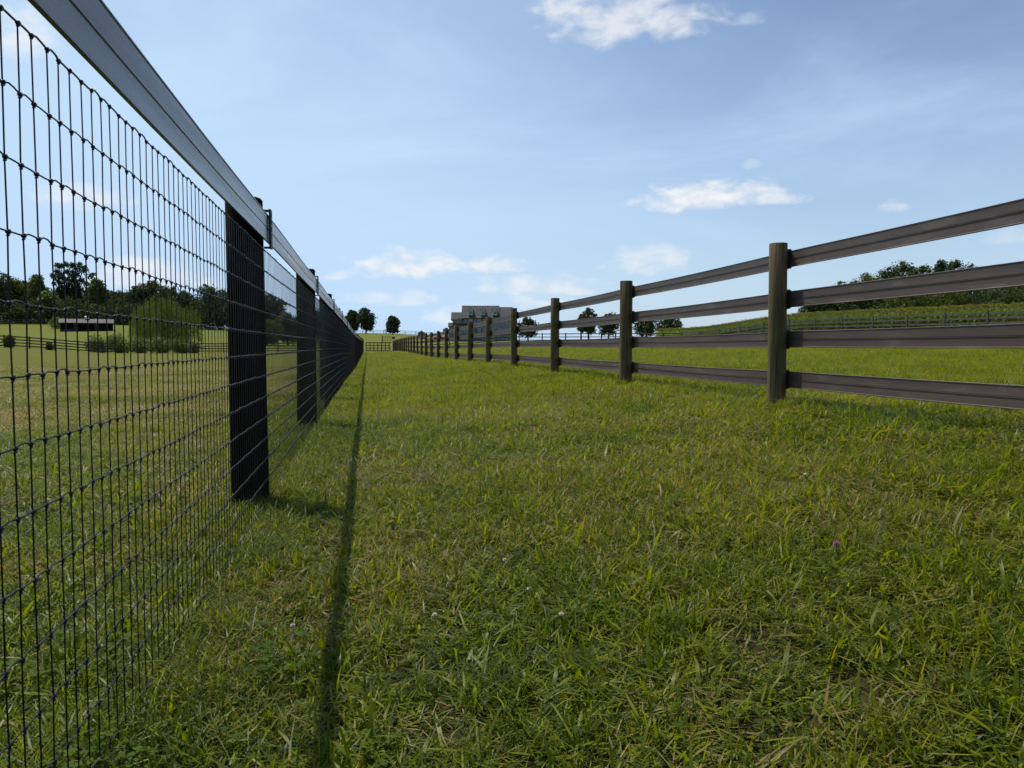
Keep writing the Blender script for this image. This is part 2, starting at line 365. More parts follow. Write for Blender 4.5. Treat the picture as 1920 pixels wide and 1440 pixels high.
M_grass = leafy('grass_blades', (0.040, 0.070, 0.002), (0.184, 0.202, 0.003), (0.22, 0.165, 0.065), trans=0.48, rough=0.44, wscale=0.8, spec=0.24, tcol=(1.8, 1.85, .16))
M_grass_far = leafy('grass_far', (0.040, 0.070, 0.002), (0.184, 0.200, 0.003), (0.19, 0.165, 0.05), trans=0.48, rough=0.5, wscale=0.8, spec=0.18, tcol=(1.75, 1.85, .16))
M_mown = leafy('mown_grass', (0.056, 0.076, 0.004), (0.150, 0.158, 0.012), (0.32, 0.25, 0.12), trans=0.35, rough=0.6, wscale=0.25, spec=0.2)
near_p = []
for k in range(9):
    rs = np.random.default_rng(100+k)
    parts = [blades(46, .11, .020, .070, .0022, .0055, 4, rs, lie=.50, dry=.20, lean=1.15), blades(20, .11, .025, .075, .004, .0085, 4, rs, lie=.35, dry=.06, lean=1.25)]
    if k % 3 == 0: parts.append(blades(12, .07, .05, .12, .006, .0110, 5, rs, lie=.2, dry=.03, lean=1.2))      # broad crabgrass leaves
    if k % 3 == 1: parts.append(clover_leaves(7, .10, rs, .02, .045, .007))
    if k % 3 == 2: parts.append(blades(22, .05, .06, .13, .002, .005, 5, rs, lie=.05, dry=.10, lean=.7))
    near_p.append(proto('grass_tuft', parts, M_grass))
tall_p = []
for k in range(4):
    rs = np.random.default_rng(200+k)
    tall_p.append(proto('tall_tuft', [blades(38, .045, .09, .20, .0025, .0075, 5, rs, lie=.05, dry=.06, lean=.7)], M_grass))
mid_p = []
for k in range(6):
    rs = np.random.default_rng(300+k)
    mid_p.append(proto('grass_patch', [blades(150, .22, .03, .085, .004, .008, 3, rs, lie=.30, dry=.12, lean=.8), blades(16, .2, .06, .13, .004, .008, 3, rs, lie=.1, dry=.1)], M_grass_far))
mown_p = []
for k in range(4):
    rs = np.random.default_rng(400+k)
    mown_p.append(proto('mown_patch', [blades(150, .22, .015, .05, .004, .008, 3, rs, lie=.4, dry=.3, lean=1.0)], M_mown))

def wedge(r0, r1, dens, px0=-700, px1=2350):
    """random points between two radii in front of the viewer, even density on the ground"""
    a0 = math.atan((px0-960)/F)+PSI; a1 = math.atan((px1-960)/F)+PSI
    n = int(dens*(a1-a0)*(r1*r1-r0*r0)/2)
    r = np.sqrt(r0*r0 + (r1*r1-r0*r0)*rng.random(n)); a = a0 + (a1-a0)*rng.random(n)
    return r*np.sin(a), r*np.cos(a)
def cat_pts(sets):
    P = []; S = []; I = []
    for X, Y, sxy, sz, lo, hi in sets:
        n = len(X); P.append(np.stack([X, Y, G(X, Y)], 1)); v = 0.75+0.5*rng.random(n)
        S.append(np.stack([v*sxy, v*sxy, v*sz*(0.8+0.4*rng.random(n))], 1)); I.append(rng.integers(lo, hi, n))
    P = np.concatenate(P); S = np.concatenate(S); I = np.concatenate(I); n = len(P)
    rot = np.stack([(rng.random(n)-.5)*.16, (rng.random(n)-.5)*.16, rng.random(n)*6.283], 1)
    return P, rot, S, I
def patchy(X, Y, s, seed=0.0):
    return (np.sin(X*s+seed)+np.sin(Y*s*1.31+1.7+seed)+np.sin((X+Y)*s*.77+seed*2.1)+np.sin((X-Y)*s*1.9+.5))/4
sets = []
def broadleaf(seed, n, ln, wd):
    rs = np.random.default_rng(seed); mb = MB()
    for k in range(n):
        a = k*2.4+rs.random()*.5; l = ln*(.6+.5*rs.random()); w = wd*(.7+.5*rs.random()); up = .25+.5*rs.random(); ca, sa = math.cos(a), math.sin(a); V = []; ti = .05+.35*rs.random()
        for s_ in range(6):
            f = s_/5; q = l*f; z = .006+l*up*math.sin(f*1.9)*.8; ww = w*math.sin(math.pi*(.10+.90*f))**.8*.5 if s_ < 5 else .001
            if f < .25: ww *= .4
            V += [(q*ca-ww*sa, q*sa+ww*ca, z+ww*.35), (q*ca, q*sa, z), (q*ca+ww*sa, q*sa-ww*ca, z+ww*.35)]
        mb.add(V, [f_ for i in range(5) for f_ in ((3*i, 3*i+1, 3*i+4, 3*i+3), (3*i+1, 3*i+2, 3*i+5, 3*i+4))], ti)
    return np.concatenate(mb.v), mb.f, np.concatenate(mb.at)
M_weed = leafy('weed_leaves', (0.045, 0.085, 0.004), (0.11, 0.160, 0.008), trans=.42, rough=.65, spec=.12, tcol=(1.8, 1.9, .2))
weed_p = [proto('broadleaf_weed', [broadleaf(500+k, 7, .055, .024)], M_weed) for k in range(2)] + [proto('broadleaf_weed', [clover_leaves(15, .10, np.random.default_rng(510+k), .02, .07, .010)], M_weed) for k in range(2)]
M_thatch = leafy('dry_thatch', (0.10, 0.065, 0.028), (0.27, 0.19, 0.085), trans=.25, rough=.6, spec=.2, tcol=(1.2, 1.1, .8))
dry_p = [proto('dry_thatch', [blades(70, .10, .02, .06, .0015, .0035, 3, np.random.default_rng(530+k), lie=.8, dry=0, lean=1.3)], M_thatch) for k in range(3)]
protos = near_p + tall_p + mid_p + mown_p + weed_p + dry_p; nE = len(protos)-len(dry_p); nW = nE-4
nA, nB, nC = len(near_p), len(near_p)+len(tall_p), len(near_p)+len(tall_p)+len(mid_p); nD = nC+len(mown_p)
def split_mown(X, Y, frac=1.0):
    m = (X < -1.1) & (Y - 3.5 + 2.0*np.sin(X*.7) > 0)
    return (X[~m], Y[~m]), (X[m], Y[m])
X, Y = wedge(0.7, 4.0, 230); sets.append((X, Y, 1.0, 1.0, 0, nA))
X, Y = wedge(4.0, 8.5, 105); (a, b), (c, d) = split_mown(X, Y); sets.append((a, b, 1.35, 1.0, 0, nA)); sets.append((c, d, 1.25, .75, 0, nA))
X, Y = wedge(8.5, 17, 60); (a, b), (c, d) = split_mown(X, Y); sets.append((a, b, 1.1, 1.0, nB, nC)); sets.append((c, d, 1.2, 1.0, nC, nD))
X, Y = wedge(17, 36, 24); (a, b), (c, d) = split_mown(X, Y); sets.append((a, b, 1.6, 1.1, nB, nC)); sets.append((c, d, 1.6, 1.0, nC, nD))
X, Y = wedge(36, 80, 5); (a, b), (c, d) = split_mown(X, Y); sets.append((a, b, 2.6, 1.5, nB, nC))
# clumps of longer grass
X, Y = wedge(0.8, 9, 30); k = patchy(X, Y, 2.3) > 0.25; sets.append((X[k], Y[k], .85, .55, nA, nB))
X, Y = wedge(0.8, 7, 3); sets.append((X, Y, .9, .9, nW, nE))
X, Y = wedge(1.2, 5, 5); k = (X < 0.1) & (X > -1.2); sets.append((X[k], Y[k], 1.1, 1.1, nW, nE))
n = 24; Yf = 1.1+2.2*rng.random(n); sets.append((-.46+rng.normal(0, .12, n), Yf, 1.1, 1.2, nW+2, nE))
X, Y = wedge(0.8, 9, 60); k = (patchy(X, Y, 3.1, 1.3) > 0.30) & (rng.random(len(X)) < .45); sets.append((X[k], Y[k], 1.0, 1.0, nE, nE+3))
X, Y = wedge(9, 24, 12); k = (patchy(X, Y, 1.1, .4) > 0.35) & (rng.random(len(X)) < .5); sets.append((X[k], Y[k], 1.8, 1.1, nE, nE+3))
X, Y = wedge(9, 30, 7); k = patchy(X, Y, 1.4, 2.2) > 0.25; sets.append((X[k], Y[k], 1.8, .8, nA, nB))
# unmown strip along the mesh fence and round the right-hand posts
n = 800; Yf = 0.8 + 12*rng.random(n)**1.3; Xf = -.50 + rng.normal(0, .12, n); sets.append((Xf, Yf, .85, .62, nA, nB))
for i in range(8): n = 16; sets.append((-.59+rng.normal(0, .13, n), 4.0+3.66*i+rng.normal(0, .13, n), .8, .6, nA, nB))
for i in range(9):
    n = 34; yy = 5.35+3.66*i; sets.append((3.11+rng.normal(0, .13, n), yy+rng.normal(0, .13, n), .8, .6, nA, nB))
n = 900; Yf = 2+40*rng.random(n); sets.append((3.3+rng.normal(0, .16, n), Yf, .9, .6, nA, nB))
# rough pasture beyond the right-hand fence
X, Y = wedge(5, 22, 26, 1000, 2350); k = (X > 3.6) & (patchy(X, Y, .9) > -.2); sets.append((X[k], Y[k], 1.2, .9, nA, nB))
X, Y = wedge(22, 60, 4, 800, 2350); k = (X > 3.6) & (patchy(X, Y, .5) > -.15); sets.append((X[k], Y[k], 2.4, 1.1, nA, nB))
P_, R_, S_, I_ = cat_pts(sets)
#GR
scatter('grass', P_, R_, S_, I_, protos, 'short matted green grass with straw coloured thatch', 'grass')

# ------------------------------------------------------------------ materials
M_post_dark = simple('dark_post', (0.011, 0.007, 0.0055), 0.95, .4, 9, .5, .06, (1, 1, .15))
M_post_wood = simple('weathered_post', (0.105, 0.075, 0.034), 0.9, .45, 8, .6, .2, (1, 1, .12))
def wood_post(name, c, spec=.2):
    m, t, b = mat(name, .9, spec); tcn = N(t, 'ShaderNodeTexCoord')
    def st(sc): q = N(t, 'ShaderNodeMapping'); L(t, tcn.outputs['Object'], q.inputs[0]); q.inputs['Scale'].default_value = sc; return q.outputs[0]
    grain = NOISE(t, st((70, 70, 2.2)), 1.0, 5, .65); blot = NOISE(t, st((5, 5, 2.2)), 1.0, 4, .6); crack = NOISE(t, st((38, 38, .8)), 1.0, 2, .4)
    col = MIX(t, SMOOTH(t, grain, .3, .7), tuple(x*.55 for x in c), tuple(x*1.35 for x in c))
    col = MIX(t, SMOOTH(t, blot, .42, .68, 0, .65), col, (c[0]*.55, c[1]*.75, c[2]*.6))
    col = MIX(t, SMOOTH(t, crack, .64, .70, 0, .85), col, tuple(x*.15 for x in c))
    L(t, col, b.inputs['Base Color']); bn = N(t, 'ShaderNodeBump'); bn.inputs['Strength'].default_value = .7; bn.inputs['Distance'].default_value = .004
    L(t, MATH(t, 'SUBTRACT', grain, SMOOTH(t, crack, .62, .70)), bn.inputs['Height']); L(t, bn.outputs[0], b.inputs['Normal'])
    return m
M_post_wood = wood_post('weathered_post', (0.128, 0.094, 0.046))
M_post_dark = wood_post('dark_post', (0.009, 0.006, 0.0045), .04)
M_post_dark.node_tree.nodes['Bump'].inputs['Strength'].default_value = .25
def railmat(name, c, rough):
    m, t, b = mat(name, rough, 0.6)
    tcn = N(t, 'ShaderNodeTexCoord'); mpn = N(t, 'ShaderNodeMapping'); L(t, tcn.outputs['Object'], mpn.inputs[0]); mpn.inputs['Scale'].default_value = (3, .35, 9)
    n = NOISE(t, mpn.outputs[0], 1.6, 6, .65)
    L(t, MIX(t, SMOOTH(t, n, .3, .7), tuple(x*.8 for x in c), tuple(x*1.25 for x in c)), b.inputs['Base Color'])
    L(t, SMOOTH(t, n, .25, .75, rough-.07, rough+.10), b.inputs['Roughness'])
    q = N(t, 'ShaderNodeMapping'); L(t, tcn.outputs['Object'], q.inputs[0]); q.inputs['Scale'].default_value = (6, 1.1, 5)
    dirt = NOISE(t, q.outputs[0], 2.2, 6, .72, .4); old = b.inputs['Base Color'].links[0].from_socket
    L(t, MIX(t, SMOOTH(t, dirt, .50, .72, 0, .55), old, (.16, .145, .12)), b.inputs['Base Color'])
    bn = N(t, 'ShaderNodeBump'); bn.inputs['Strength'].default_value = .12; bn.inputs['Distance'].default_value = .004
    L(t, n, bn.inputs['Height']); L(t, bn.outputs[0], b.inputs['Normal'])
    return m
M_rail = railmat('brown_vinyl_rail', (0.080, 0.058, 0.049), 0.48)
M_rail.node_tree.nodes['Principled BSDF'].inputs['Specular IOR Level'].default_value = .35
M_rail_left = railmat('glossy_brown_rail', (0.042, 0.032, 0.035), 0.26)
M_rail_left.node_tree.nodes['Bump'].inputs['Strength'].default_value = .02
M_rail_left.node_tree.nodes['Principled BSDF'].inputs['IOR'].default_value = 1.55
M_wire = simple('black_coated_wire', (0.006, 0.006, 0.008), 0.42, .3, 40, 0, .35)
M_bracket = simple('black_bracket', (0.012, 0.011, 0.011), 0.5, .3, 20)
M_board = simple('dark_board', (0.030, 0.024, 0.020), 0.8, .35, 3)
M_board_grey = simple('grey_weathered_board', (0.090, 0.080, 0.072), 0.85, .3, 3)
M_white = simple('white_paint', (0.75, 0.75, 0.72), 0.6, .1, 3)

def round_post(mb, x, y, z0, z1, r, n=18, bevel=.012, lean=0.0):
    zs = [z0-.35, z0, z0+(z1-z0)*.33, z0+(z1-z0)*.66, z1-bevel, z1-.001, z1]
    rs_ = [r*1.02, r*1.01, r*1.0, r*.985, r*.98, r*.98-bevel*.7, r*.5]
    mb.tube([(x+lean*(z-z0), y, z) for z in zs], rs_, n)

# ------------------------------------------------------------------ left fence: black no-climb wire mesh under one flat rail
XW = -0.492; SP = 3.66; YL0 = 4.0; NL = 26
def gl(y): return np.interp(y, gLY, gLZ)
ys_s = np.arange(-1.2, 97.0, 0.61)
# the fence line follows the ground, smoothed
def gls(y):
    y = np.asarray(y, float); return sum(gl(y+k) for k in (-3, -1.5, 0, 1.5, 3))/5.0 + .018
fl = empty('wire_mesh_fence', (XW-.1, YL0, float(gls(YL0))))
tag(fl, 'tall black wire mesh fence with dark round posts and flat grey top rail', 'fence')
def child(o, root):
    o.parent = root; o.matrix_parent_inverse = Matrix.Translation(root.location).inverted(); return o
for i in range(-1, NL):
    y = YL0 + SP*i; mb = MB(); z0 = float(gls(y))
    round_post(mb, XW-.091-.004, y, z0-.02, z0+1.53+.01*((i*7) % 3-1), .091, 20 if i < 6 else 10, lean=.004*((i*5) % 3-1))
    child(mb.build('post', M_post_dark, None, True), fl)
    mb = MB(); bx = XW+.026                                      # slotted bracket clamping the rail
    zb = z0+1.368; 
    for s in (-1, 1): mb.box((bx, y-.02+s*.022, zb), (.010, .012, .19))
    for k in range(6): mb.box((bx, y-.02, zb-.088+k*.0352), (.0095, .031, .013))
    for zz in (zb-.09, zb+.09): mb.box((XW+.008, y-.02, zz), (.026, .03, .0080))
    child(mb.build('rail_bracket', M_bracket), fl)
def rail_profile(h, th, bead=.0035):
    """flat vinyl rail with a small bead along each edge and a narrow one down the middle"""
    a = h/2
    face = [(th*.7, -a), (th*1.1, -a+.002), (th*1.1, -a+.005), (th*.62, -a+.008), (th*.56, -a*.5), (th*.62, -bead-.003), (th*1.15, -bead), (th*1.15, -.0006), (th*.2, .0),
            (th*.62, bead), (th*.56, a*.5), (th*.62, a-.008), (th*1.1, a-.005), (th*1.1, a-.002), (th*.7, a)]
    return [(x, z) for x, z in face] + [(-x, z) for x, z in reversed(face)]
mb = MB(); pth = [(XW+.014+.002*math.sin(y*1.7), y, float(gls(y))+1.368 - .006*math.sin(((y-YL0) % SP)/SP*math.pi)) for y in ys_s]
mb.extrude(rail_profile(.136, .0045, .0016), pth)
child(mb.build('top_rail', M_rail_left, None, False), fl)
# mesh: verticals every 51 mm, thirteen line wires 102 mm apart, knots at the crossings
mb = MB(); mk = MB(); DX = .0508; NV = int((96.3+1.2)/DX); rw = np.random.default_rng(5)
lw = [.042+.1016*k for k in range(13)]
def oct_knot(mk, c, a, b, cc, tilt):
    n = 6; V = []; F_ = []
    for i, (f, rr) in enumerate(((-1, .35), (-.55, .95), (.0, 1.0), (.55, .95), (1, .35))):
        for j in range(n):
            th = j*2*math.pi/n; V.append((c[0]+b*rr*math.cos(th), c[1]+a*f, c[2]+cc*rr*math.sin(th)+a*f*tilt))
    for i in range(4):
        for j in range(n): F_.append((i*n+j, i*n+(j+1) % n, (i+1)*n+(j+1) % n, (i+1)*n+j))
    F_ += [tuple(range(n))[::-1], tuple(range(4*n, 5*n))]
    mk.add(V, F_)
wob = rw.normal(0, .0013, (NV, 13)) + rw.normal(0, .0012, (NV, 1)); wobz = rw.normal(0, .0009, (NV, 13)); ztop = []
for v in range(NV):
    y = -1.2 + DX*v; zg = float(gls(y)); near = y < 9
    drift = .004*math.sin(y*2.1)
    if y < 30:
        pts = []
        for k in range(13):
            yk = y + drift + (wob[v, k] if near else wob[v, k]*.5); zk = zg+lw[k]+wobz[v, k]
            if k == 0: pts.append((XW, yk, zk-.035))
            pts.append((XW, yk, zk))
        mb.tube(pts, (.00128 if near else .0015), 5 if near else 4, False)
        for k in range(13):
            yk = y+drift+(wob[v, k] if near else wob[v, k]*.5); zk = zg+lw[k]+wobz[v, k]
            if y < 6:
                oct_knot(mk, (XW+.001, yk, zk), .0056, .0036, .0038, .15)
                oct_knot(mk, (XW+.002, yk-.0035, zk-.0055), .0045, .0022, .0018, .3)
            elif y < 22: oct_knot(mk, (XW+.001, yk, zk), .0065, .0042, .0045, 0)
    else:
        mb.tube([(XW, y, zg+lw[0]-.03), (XW, y, zg+lw[-1])], .0017, 3, False)
for k in range(13):
    pts = []
    for v in range(NV):
        y = -1.2+DX*v; zg = float(gls(y))
        if y < 10:
            y0 = y+.004*math.sin(y*2.1)+wob[v, k]; z0 = zg+lw[k]+wobz[v, k]
            pts.append((XW+.001, y0, z0))
            up = .0042 if (v*2+k) % 5 in (0, 2) else .0004
            pts.append((XW+.0015, y0+.016, z0+up)); pts.append((XW+.001, y0+.034, z0+up*.8))
        elif v % 4 == 0: pts.append((XW+.001, y, zg+lw[k]))
    mb.tube(pts, (.0014 if k not in (0, 12) else .0018), 5, False)
wm = child(mb.build('wire_mesh', M_wire, None, True), fl)
kn = mk.build('wire_knots', M_wire, None, True); kn.parent = wm

# ------------------------------------------------------------------ right fence: wooden posts, four brown flat rails on their far side
XR = 3.11; YR0 = 5.35; NR = 26
def grs(y):
    y = np.asarray(y, float); return sum(np.interp(y+k, gRY, gRZ) for k in (-3, -1.5, 0, 1.5, 3))/5.0 + .016
fr = empty('rail_fence', (XR, YR0, float(grs(YR0))))
tag(fr, 'brown four rail fence on round wooden posts along the right of the lane', 'fence')
RH = [.20, .508, .816, 1.124]
for i in range(-1, NR):
    y = YR0+SP*i+(.11 if i == 0 else 0); z0 = float(grs(y)); mb = MB(); r = .072+.003*((i*3) % 4-1)
    round_post(mb, XR, y, z0, z0+1.262+.012*((i*5) % 4-1.5), r, 22 if i < 6 else 10, bevel=.006, lean=.006*((i*7) % 3-1))
    child(mb.build('post', M_post_wood, None, True), fr)
    if i < 12:
        for h in RH:                                             # bracket plate, a little taller than the rail
            mb = MB(); mb.box((XR+r+.004, y-.006, z0+h), (.020, .045, .150)); mb.box((XR+r+.0165, y-.006, z0+h), (.005, .055, .138))
            child(mb.build('rail_bracket', M_bracket), fr)
yr_s = np.concatenate([np.arange(-.5, 30, .3), np.arange(30, YR0+SP*(NR-1)+.1, 1.83)])
for j, h in enumerate(RH):
    mb = MB()
    mb.extrude(rail_profile(.124, .006), [(XR+.072+.012, y, float(grs(y))+h-.007*math.sin(((y-YR0) % SP)/SP*math.pi)) for y in yr_s])
    child(mb.build('rail', M_rail), fr)

# ------------------------------------------------------------------ gate at the end of the lane
gy = YR0+SP*(NR-1)+.25; gz = g(1.3, gy)-.02
ga = empty('farm_gate', (-.4, gy, gz)); tag(ga, 'low dark wooden gate closing the far end of the lane', 'gate')
for h in (.10, .42, .74, 1.08):
    mb = MB(); mb.box((1.33, 0, h), (3.45-.4, .03, .10)); mb.v = [v for v in mb.v]; o = mb.build('rail', M_board, ga); o.location = (.4, 0, 0)
for k in range(8):
    mb = MB(); mb.box((.2+k*.47, .032, .58), (.10, .03, 1.16)); mb.build('upright', M_board, ga)
def single_post(name, x, y, h, r, m, label, cat, lean=0.0, cap=None, group=None):
    z = g(x, y); mb = MB(); round_post(mb, 0, 0, 0, h, r, 12, lean=lean); root = empty(name, (x, y, z)); mb.build('post_body', m, root, True)
    if cap: cb = MB(); cb.box((lean*h, 0, h+.05), (r*2.6, r*2.6, .10)); cb.build('cap', cap, root)
    tag(root, label, cat, group); return root
single_post('marker_post', 2.93, gy-.5, .85, .055, M_white, 'thin white post leaning by the right end of the lane gate', 'post', lean=-.08)

# ------------------------------------------------------------------ distant board fences
def board_fence(label, pts, H=1.3, nr=4, m=None, sp=3.66, pw=.13, group=None, rh=.12, name='board_fence'):
    """pts: list of (px, r)"""
    m = m or M_board
    W = [pos(*p) for p in pts]; segs = []; acc = [0]
    for a, b in zip(W[:-1], W[1:]): acc.append(acc[-1]+math.hypot(b[0]-a[0], b[1]-a[1]))
    n = max(2, int(round(acc[-1]/sp))+1); S = np.linspace(0, acc[-1], n)
    X = np.interp(S, acc, [w[0] for w in W]); Y = np.interp(S, acc, [w[1] for w in W]); Z = G(X, Y)
    root = empty(name, (X[0], Y[0], Z[0])); tag(root, label, 'fence', group)
    for x, y, z in zip(X, Y, Z):
        mb = MB(); mb.box((x, y, z+H/2-.1), (pw, pw, H+.2), rng.random()*.3); child(mb.build('post', m), root)
    for h in np.linspace(.22, H-.12, nr):
        mb = MB()
        for k in range(n-1): mb.bar((X[k], Y[k]-.08, Z[k]+h), (X[k+1], Y[k+1]-.08, Z[k+1]+h), .03, rh)
        child(mb.build('rail', m), root)
    return root
board_fence('dark four rail board fence across the far end of the straw coloured paddock', [(672, 98), (560, 97.5), (430, 97), (368, 96.5)], H=1.25)
board_fence('dark board fence at the left edge with two small bushes in front of it', [(240, 93), (165, 88), (60, 80), (-160, 66)], H=1.25)
board_fence('dark rail fence crossing the field from the big house to the cornfield', [(800, 118), (955, 116), (1100, 112), (1277, 92)], H=1.25, nr=3)
board_fence('dark rail fence along the front edge of the cornfield', [(1278, 88), (1500, 69), (1700, 56), (1920, 46), (2200, 38)], H=1.3, nr=4, m=simple('aged_board', (0.07, 0.062, 0.052), .85, .3, 3), pw=.11)
board_fence('pale weathered fence in front of the trees at the top left of the field', [(-60, 205), (112, 206)], H=1.35, nr=3, m=M_board_grey, sp=3.0, pw=.2)
board_fence('thin grey fence along the crest of the hill beyond the lane', [(600, 292), (860, 292)], H=1.4, nr=3, m=M_board_grey, sp=4, pw=.16)
# pale tube gate on the hillside
x0, y0 = pos(718, 150); x1, y1 = pos(744, 150); za = g(x0, y0)-.05
pg = empty('tube_gate', (x0, y0, za)); tag(pg, 'pale metal gate panel with upright bars on the slope behind the lane gate', 'gate')
Wd = math.hypot(x1-x0, y1-y0); pg.rotation_euler = (0, 0, math.atan2(y1-y0, x1-x0))
mb = MB(); [mb.box((x, 0, .75), (.16, .16, 1.6)) for x in (-.1,)]; mb.build('post', M_board, pg)
for k in range(5):
    mb = MB(); mb.box((.25+k*.33, 0, .66), (.06, .05, 1.3)); mb.build('upright', M_board_grey, pg)
for h in (.1, 1.3):
    mb = MB(); mb.box((Wd/2, .03, h), (Wd, .05, .06)); mb.build('rail', M_board_grey, pg)
mb = MB(); mb.box((2.1, -.05, 1.05), (.65, .02, .42)); mb.build('panel', M_board_grey, pg)

# ------------------------------------------------------------------ trees
M_bark = simple('bark', (0.055, 0.043, 0.032), 0.9, .35, 5, .5)
LEAF = {
 'dark':  leafy('leaf_dark',  (0.024, 0.040, 0.014), (0.080, 0.098, 0.032), trans=.22, tcol=(1.1, 1.3, .5), rough=.75, spec=.15),
 'mid':   leafy('leaf_mid',   (0.042, 0.064, 0.016), (0.115, 0.140, 0.034), trans=.28, rough=.75, spec=.15),
 'lone':  leafy('leaf_lone',  (0.024, 0.038, 0.018), (0.066, 0.084, 0.036), trans=.22, tcol=(1.1, 1.25, .6), rough=.75, spec=.15),
 'light': leafy('leaf_light', (0.050, 0.080, 0.014), (0.120, 0.150, 0.026), trans=.34),
 'willow':leafy('leaf_willow',(0.060, 0.085, 0.020), (0.150, 0.178, 0.046), trans=.34, rough=.75, spec=.15)}
def leaves(centres, radii, n, size, rs, flat=.75):
    """small leaf faces spread through several clumps, thicker towards each clump's shell"""
    c = np.asarray(centres); rd = np.asarray(radii); wgt = rd**2.2; wgt /= wgt.sum()
    ci = rs.choice(len(c), n, p=wgt); d = rs.normal(size=(n, 3)); d /= np.linalg.norm(d, axis=1)[:, None]
    q = rs.random(n)**.42; jit = 1+.22*rs.normal(size=n)
    p = c[ci] + d*(rd[ci]*q*jit)[:, None]*np.array([1, 1, flat])
    a = rs.normal(size=(n, 3)); a /= np.linalg.norm(a, axis=1)[:, None]; b = np.cross(a, d+.3*rs.normal(size=(n, 3))); b /= np.linalg.norm(b, axis=1)[:, None]+1e-9
    s = size*(.5+rs.random(n))
    V = np.stack([p-a*s[:, None], p+b*s[:, None]*.55, p+a*s[:, None], p-b*s[:, None]*.55], 1).reshape(-1, 3)
    tc_ = rs.random(len(c))*.5
    t = np.clip(tc_[ci]+.45*rs.random(n), 0, 1)
    return V, [(4*i, 4*i+1, 4*i+2, 4*i+3) for i in range(n)], np.repeat(t, 4)
def tree_mesh(H, W, seed, kind, n=4200, trunk=.22, shape='round', size=.22):
    rs = np.random.default_rng(seed); tr = MB(); cr = MB()
    th = H*trunk; pts = [(0, 0, -.6), (.02*H*rs.normal()*.3, 0, th*.6), (.02*H*rs.normal(), .02*H*rs.normal(), H*.55), (.03*H*rs.normal(), .03*H*rs.normal(), H*.86)]
    rb = H*.022+.06; tr.tube(pts, [rb*1.25, rb, rb*.55, rb*.12], 8)
    C = []; RR = []; nb = 26 if shape != 'open' else 20
    for k in range(nb):
        f = (k+.5)/nb; zz = th+(H-th)*(.06+.88*f)
        if shape == 'round': env = math.sin(math.pi*min(.97, max(.12, .14+.80*f)))**.7
        elif shape == 'cone': env = max(.18, 1.0-.72*f) if f > .12 else .7
        elif shape == 'open': env = math.sin(math.pi*(.25+.6*f))**.6
        else: env = min(1, .55+.9*f) if f < .6 else math.cos((f-.6)/.4*1.25)
        a = k*2.4+rs.random()*.9; q = (.25+.55*rs.random()**.6)*env*W/2
        c = (q*math.cos(a), q*math.sin(a), zz+rs.normal()*.02*H); rr = W*(.10+.14*rs.random())*(.75+.35*env)*(.72 if shape == 'open' else 1)
        C.append(c); RR.append(rr)
        if k % 2 == 0: tr.tube([(pts[2][0]*zz/H, pts[2][1]*zz/H, max(th*.75, zz-.55*q-.08*H)), (c[0]*.5, c[1]*.5, zz-.3*q-.02*H), c], [rb*.4, rb*.25, rb*.08], 5)
    for k in range({'open': 3}.get(shape, 4 if kind == 'lone' else 9)):
        a = k*2.1; zz = th+(H-th)*(.08+.7*(k+.5)/9); C.append((W*.17*math.cos(a), W*.17*math.sin(a), zz)); RR.append(W*.20)
    C.append((0, 0, H-W*.14)); RR.append(W*.14)
    V, f, t = leaves(C, RR, n, size, rs); cr.add(V, f, t)
    # stray twigs breaking the outline
    C2 = [(c[0]*1.25, c[1]*1.25, c[2]+RR[i]*.5) for i, c in enumerate(C[:nb])]
    V, f, t = leaves(C2, [r*.42 for r in RR[:nb]], n//6, size*.9, rs); cr.add(V, f, t)
    return tr, cr
_tm = {}
def tree(px, r, ytop, wpx, kind, label, cat='tree', name='broadleaf_tree', shape='round', seed=None, trunk=.2, n=3800, group=None, yb=None, size=None, cap=None):
    x, y = pos(px, r); z = g(x, y) if yb is None else hgt(yb, r)
    H = hgt(ytop, r)-z; W = wpx*r/F; seed = seed or int(px)+1017
    tr, cr = tree_mesh(H, W*1.12, seed, kind, int(n*(.85 if kind == 'lone' else 1.6)), trunk, shape, size or max(.12, .00135*r))
    root = empty(name, (x, y, z)); tag(root, label, cat, group)
    tr.build('trunk', M_bark, root, True); cr.build('crown', LEAF[kind], root)
    return root
GL = 'trees standing behind the shed and the left paddock'
W_ = [(-60,222,498,90,'dark','round','tall dark tree cut by the left edge of the picture, first of the far treeline'),
 (-8,215,503,62,'dark','round','dark tree with rounded top standing at the left edge of the picture'),
 (33,218,524,48,'mid','round','mid green tree just right of the dark tree at the left edge'),
 (58,224,527,44,'dark','round','dark low tree between the two mid green trees left of the shed'),
 (77,216,514,42,'mid','cone','pointed mid green tree left of the tall open pair of trees'),
 (95,212,548,36,'light','round','small bright green tree in front of the dark treeline left of the shed'),
 (114,220,503,38,'lone','open','shorter left shoulder of the tall open trees above the shed'),
 (131,222,492,34,'lone','open','left one of the two tallest thin crowned trees above the shed'),
 (154,223,491,40,'lone','open','right one of the two tallest thin crowned trees above the shed'),
 (186,218,522,46,'mid','cone','tree with peaked top above the right end of the shed'),
 (140,230,545,90,'dark','round','broad dark tree filling the gap below the two tallest trees'),
 (213,226,546,44,'dark','round','low dark tree right of the shed under the dip in the treeline'),
 (238,222,548,48,'dark','round','dark tree just left of the willow in the treeline'),
 (262,220,537,46,'dark','round','dark tree rising behind the left side of the willow'),
 (290,222,529,50,'dark','round','highest dark tree directly behind the willow'),
 (320,220,539,48,'dark','round','dark tree behind the right side of the willow'),
 (352,224,553,48,'dark','round','low dark tree in the dip right of the willow'),
 (400,214,537,62,'dark','round','broad dark tree just left of the nearest mesh fence post'),
 (447,214,545,60,'dark','round','dark tree mostly hidden behind the nearest mesh fence post')]
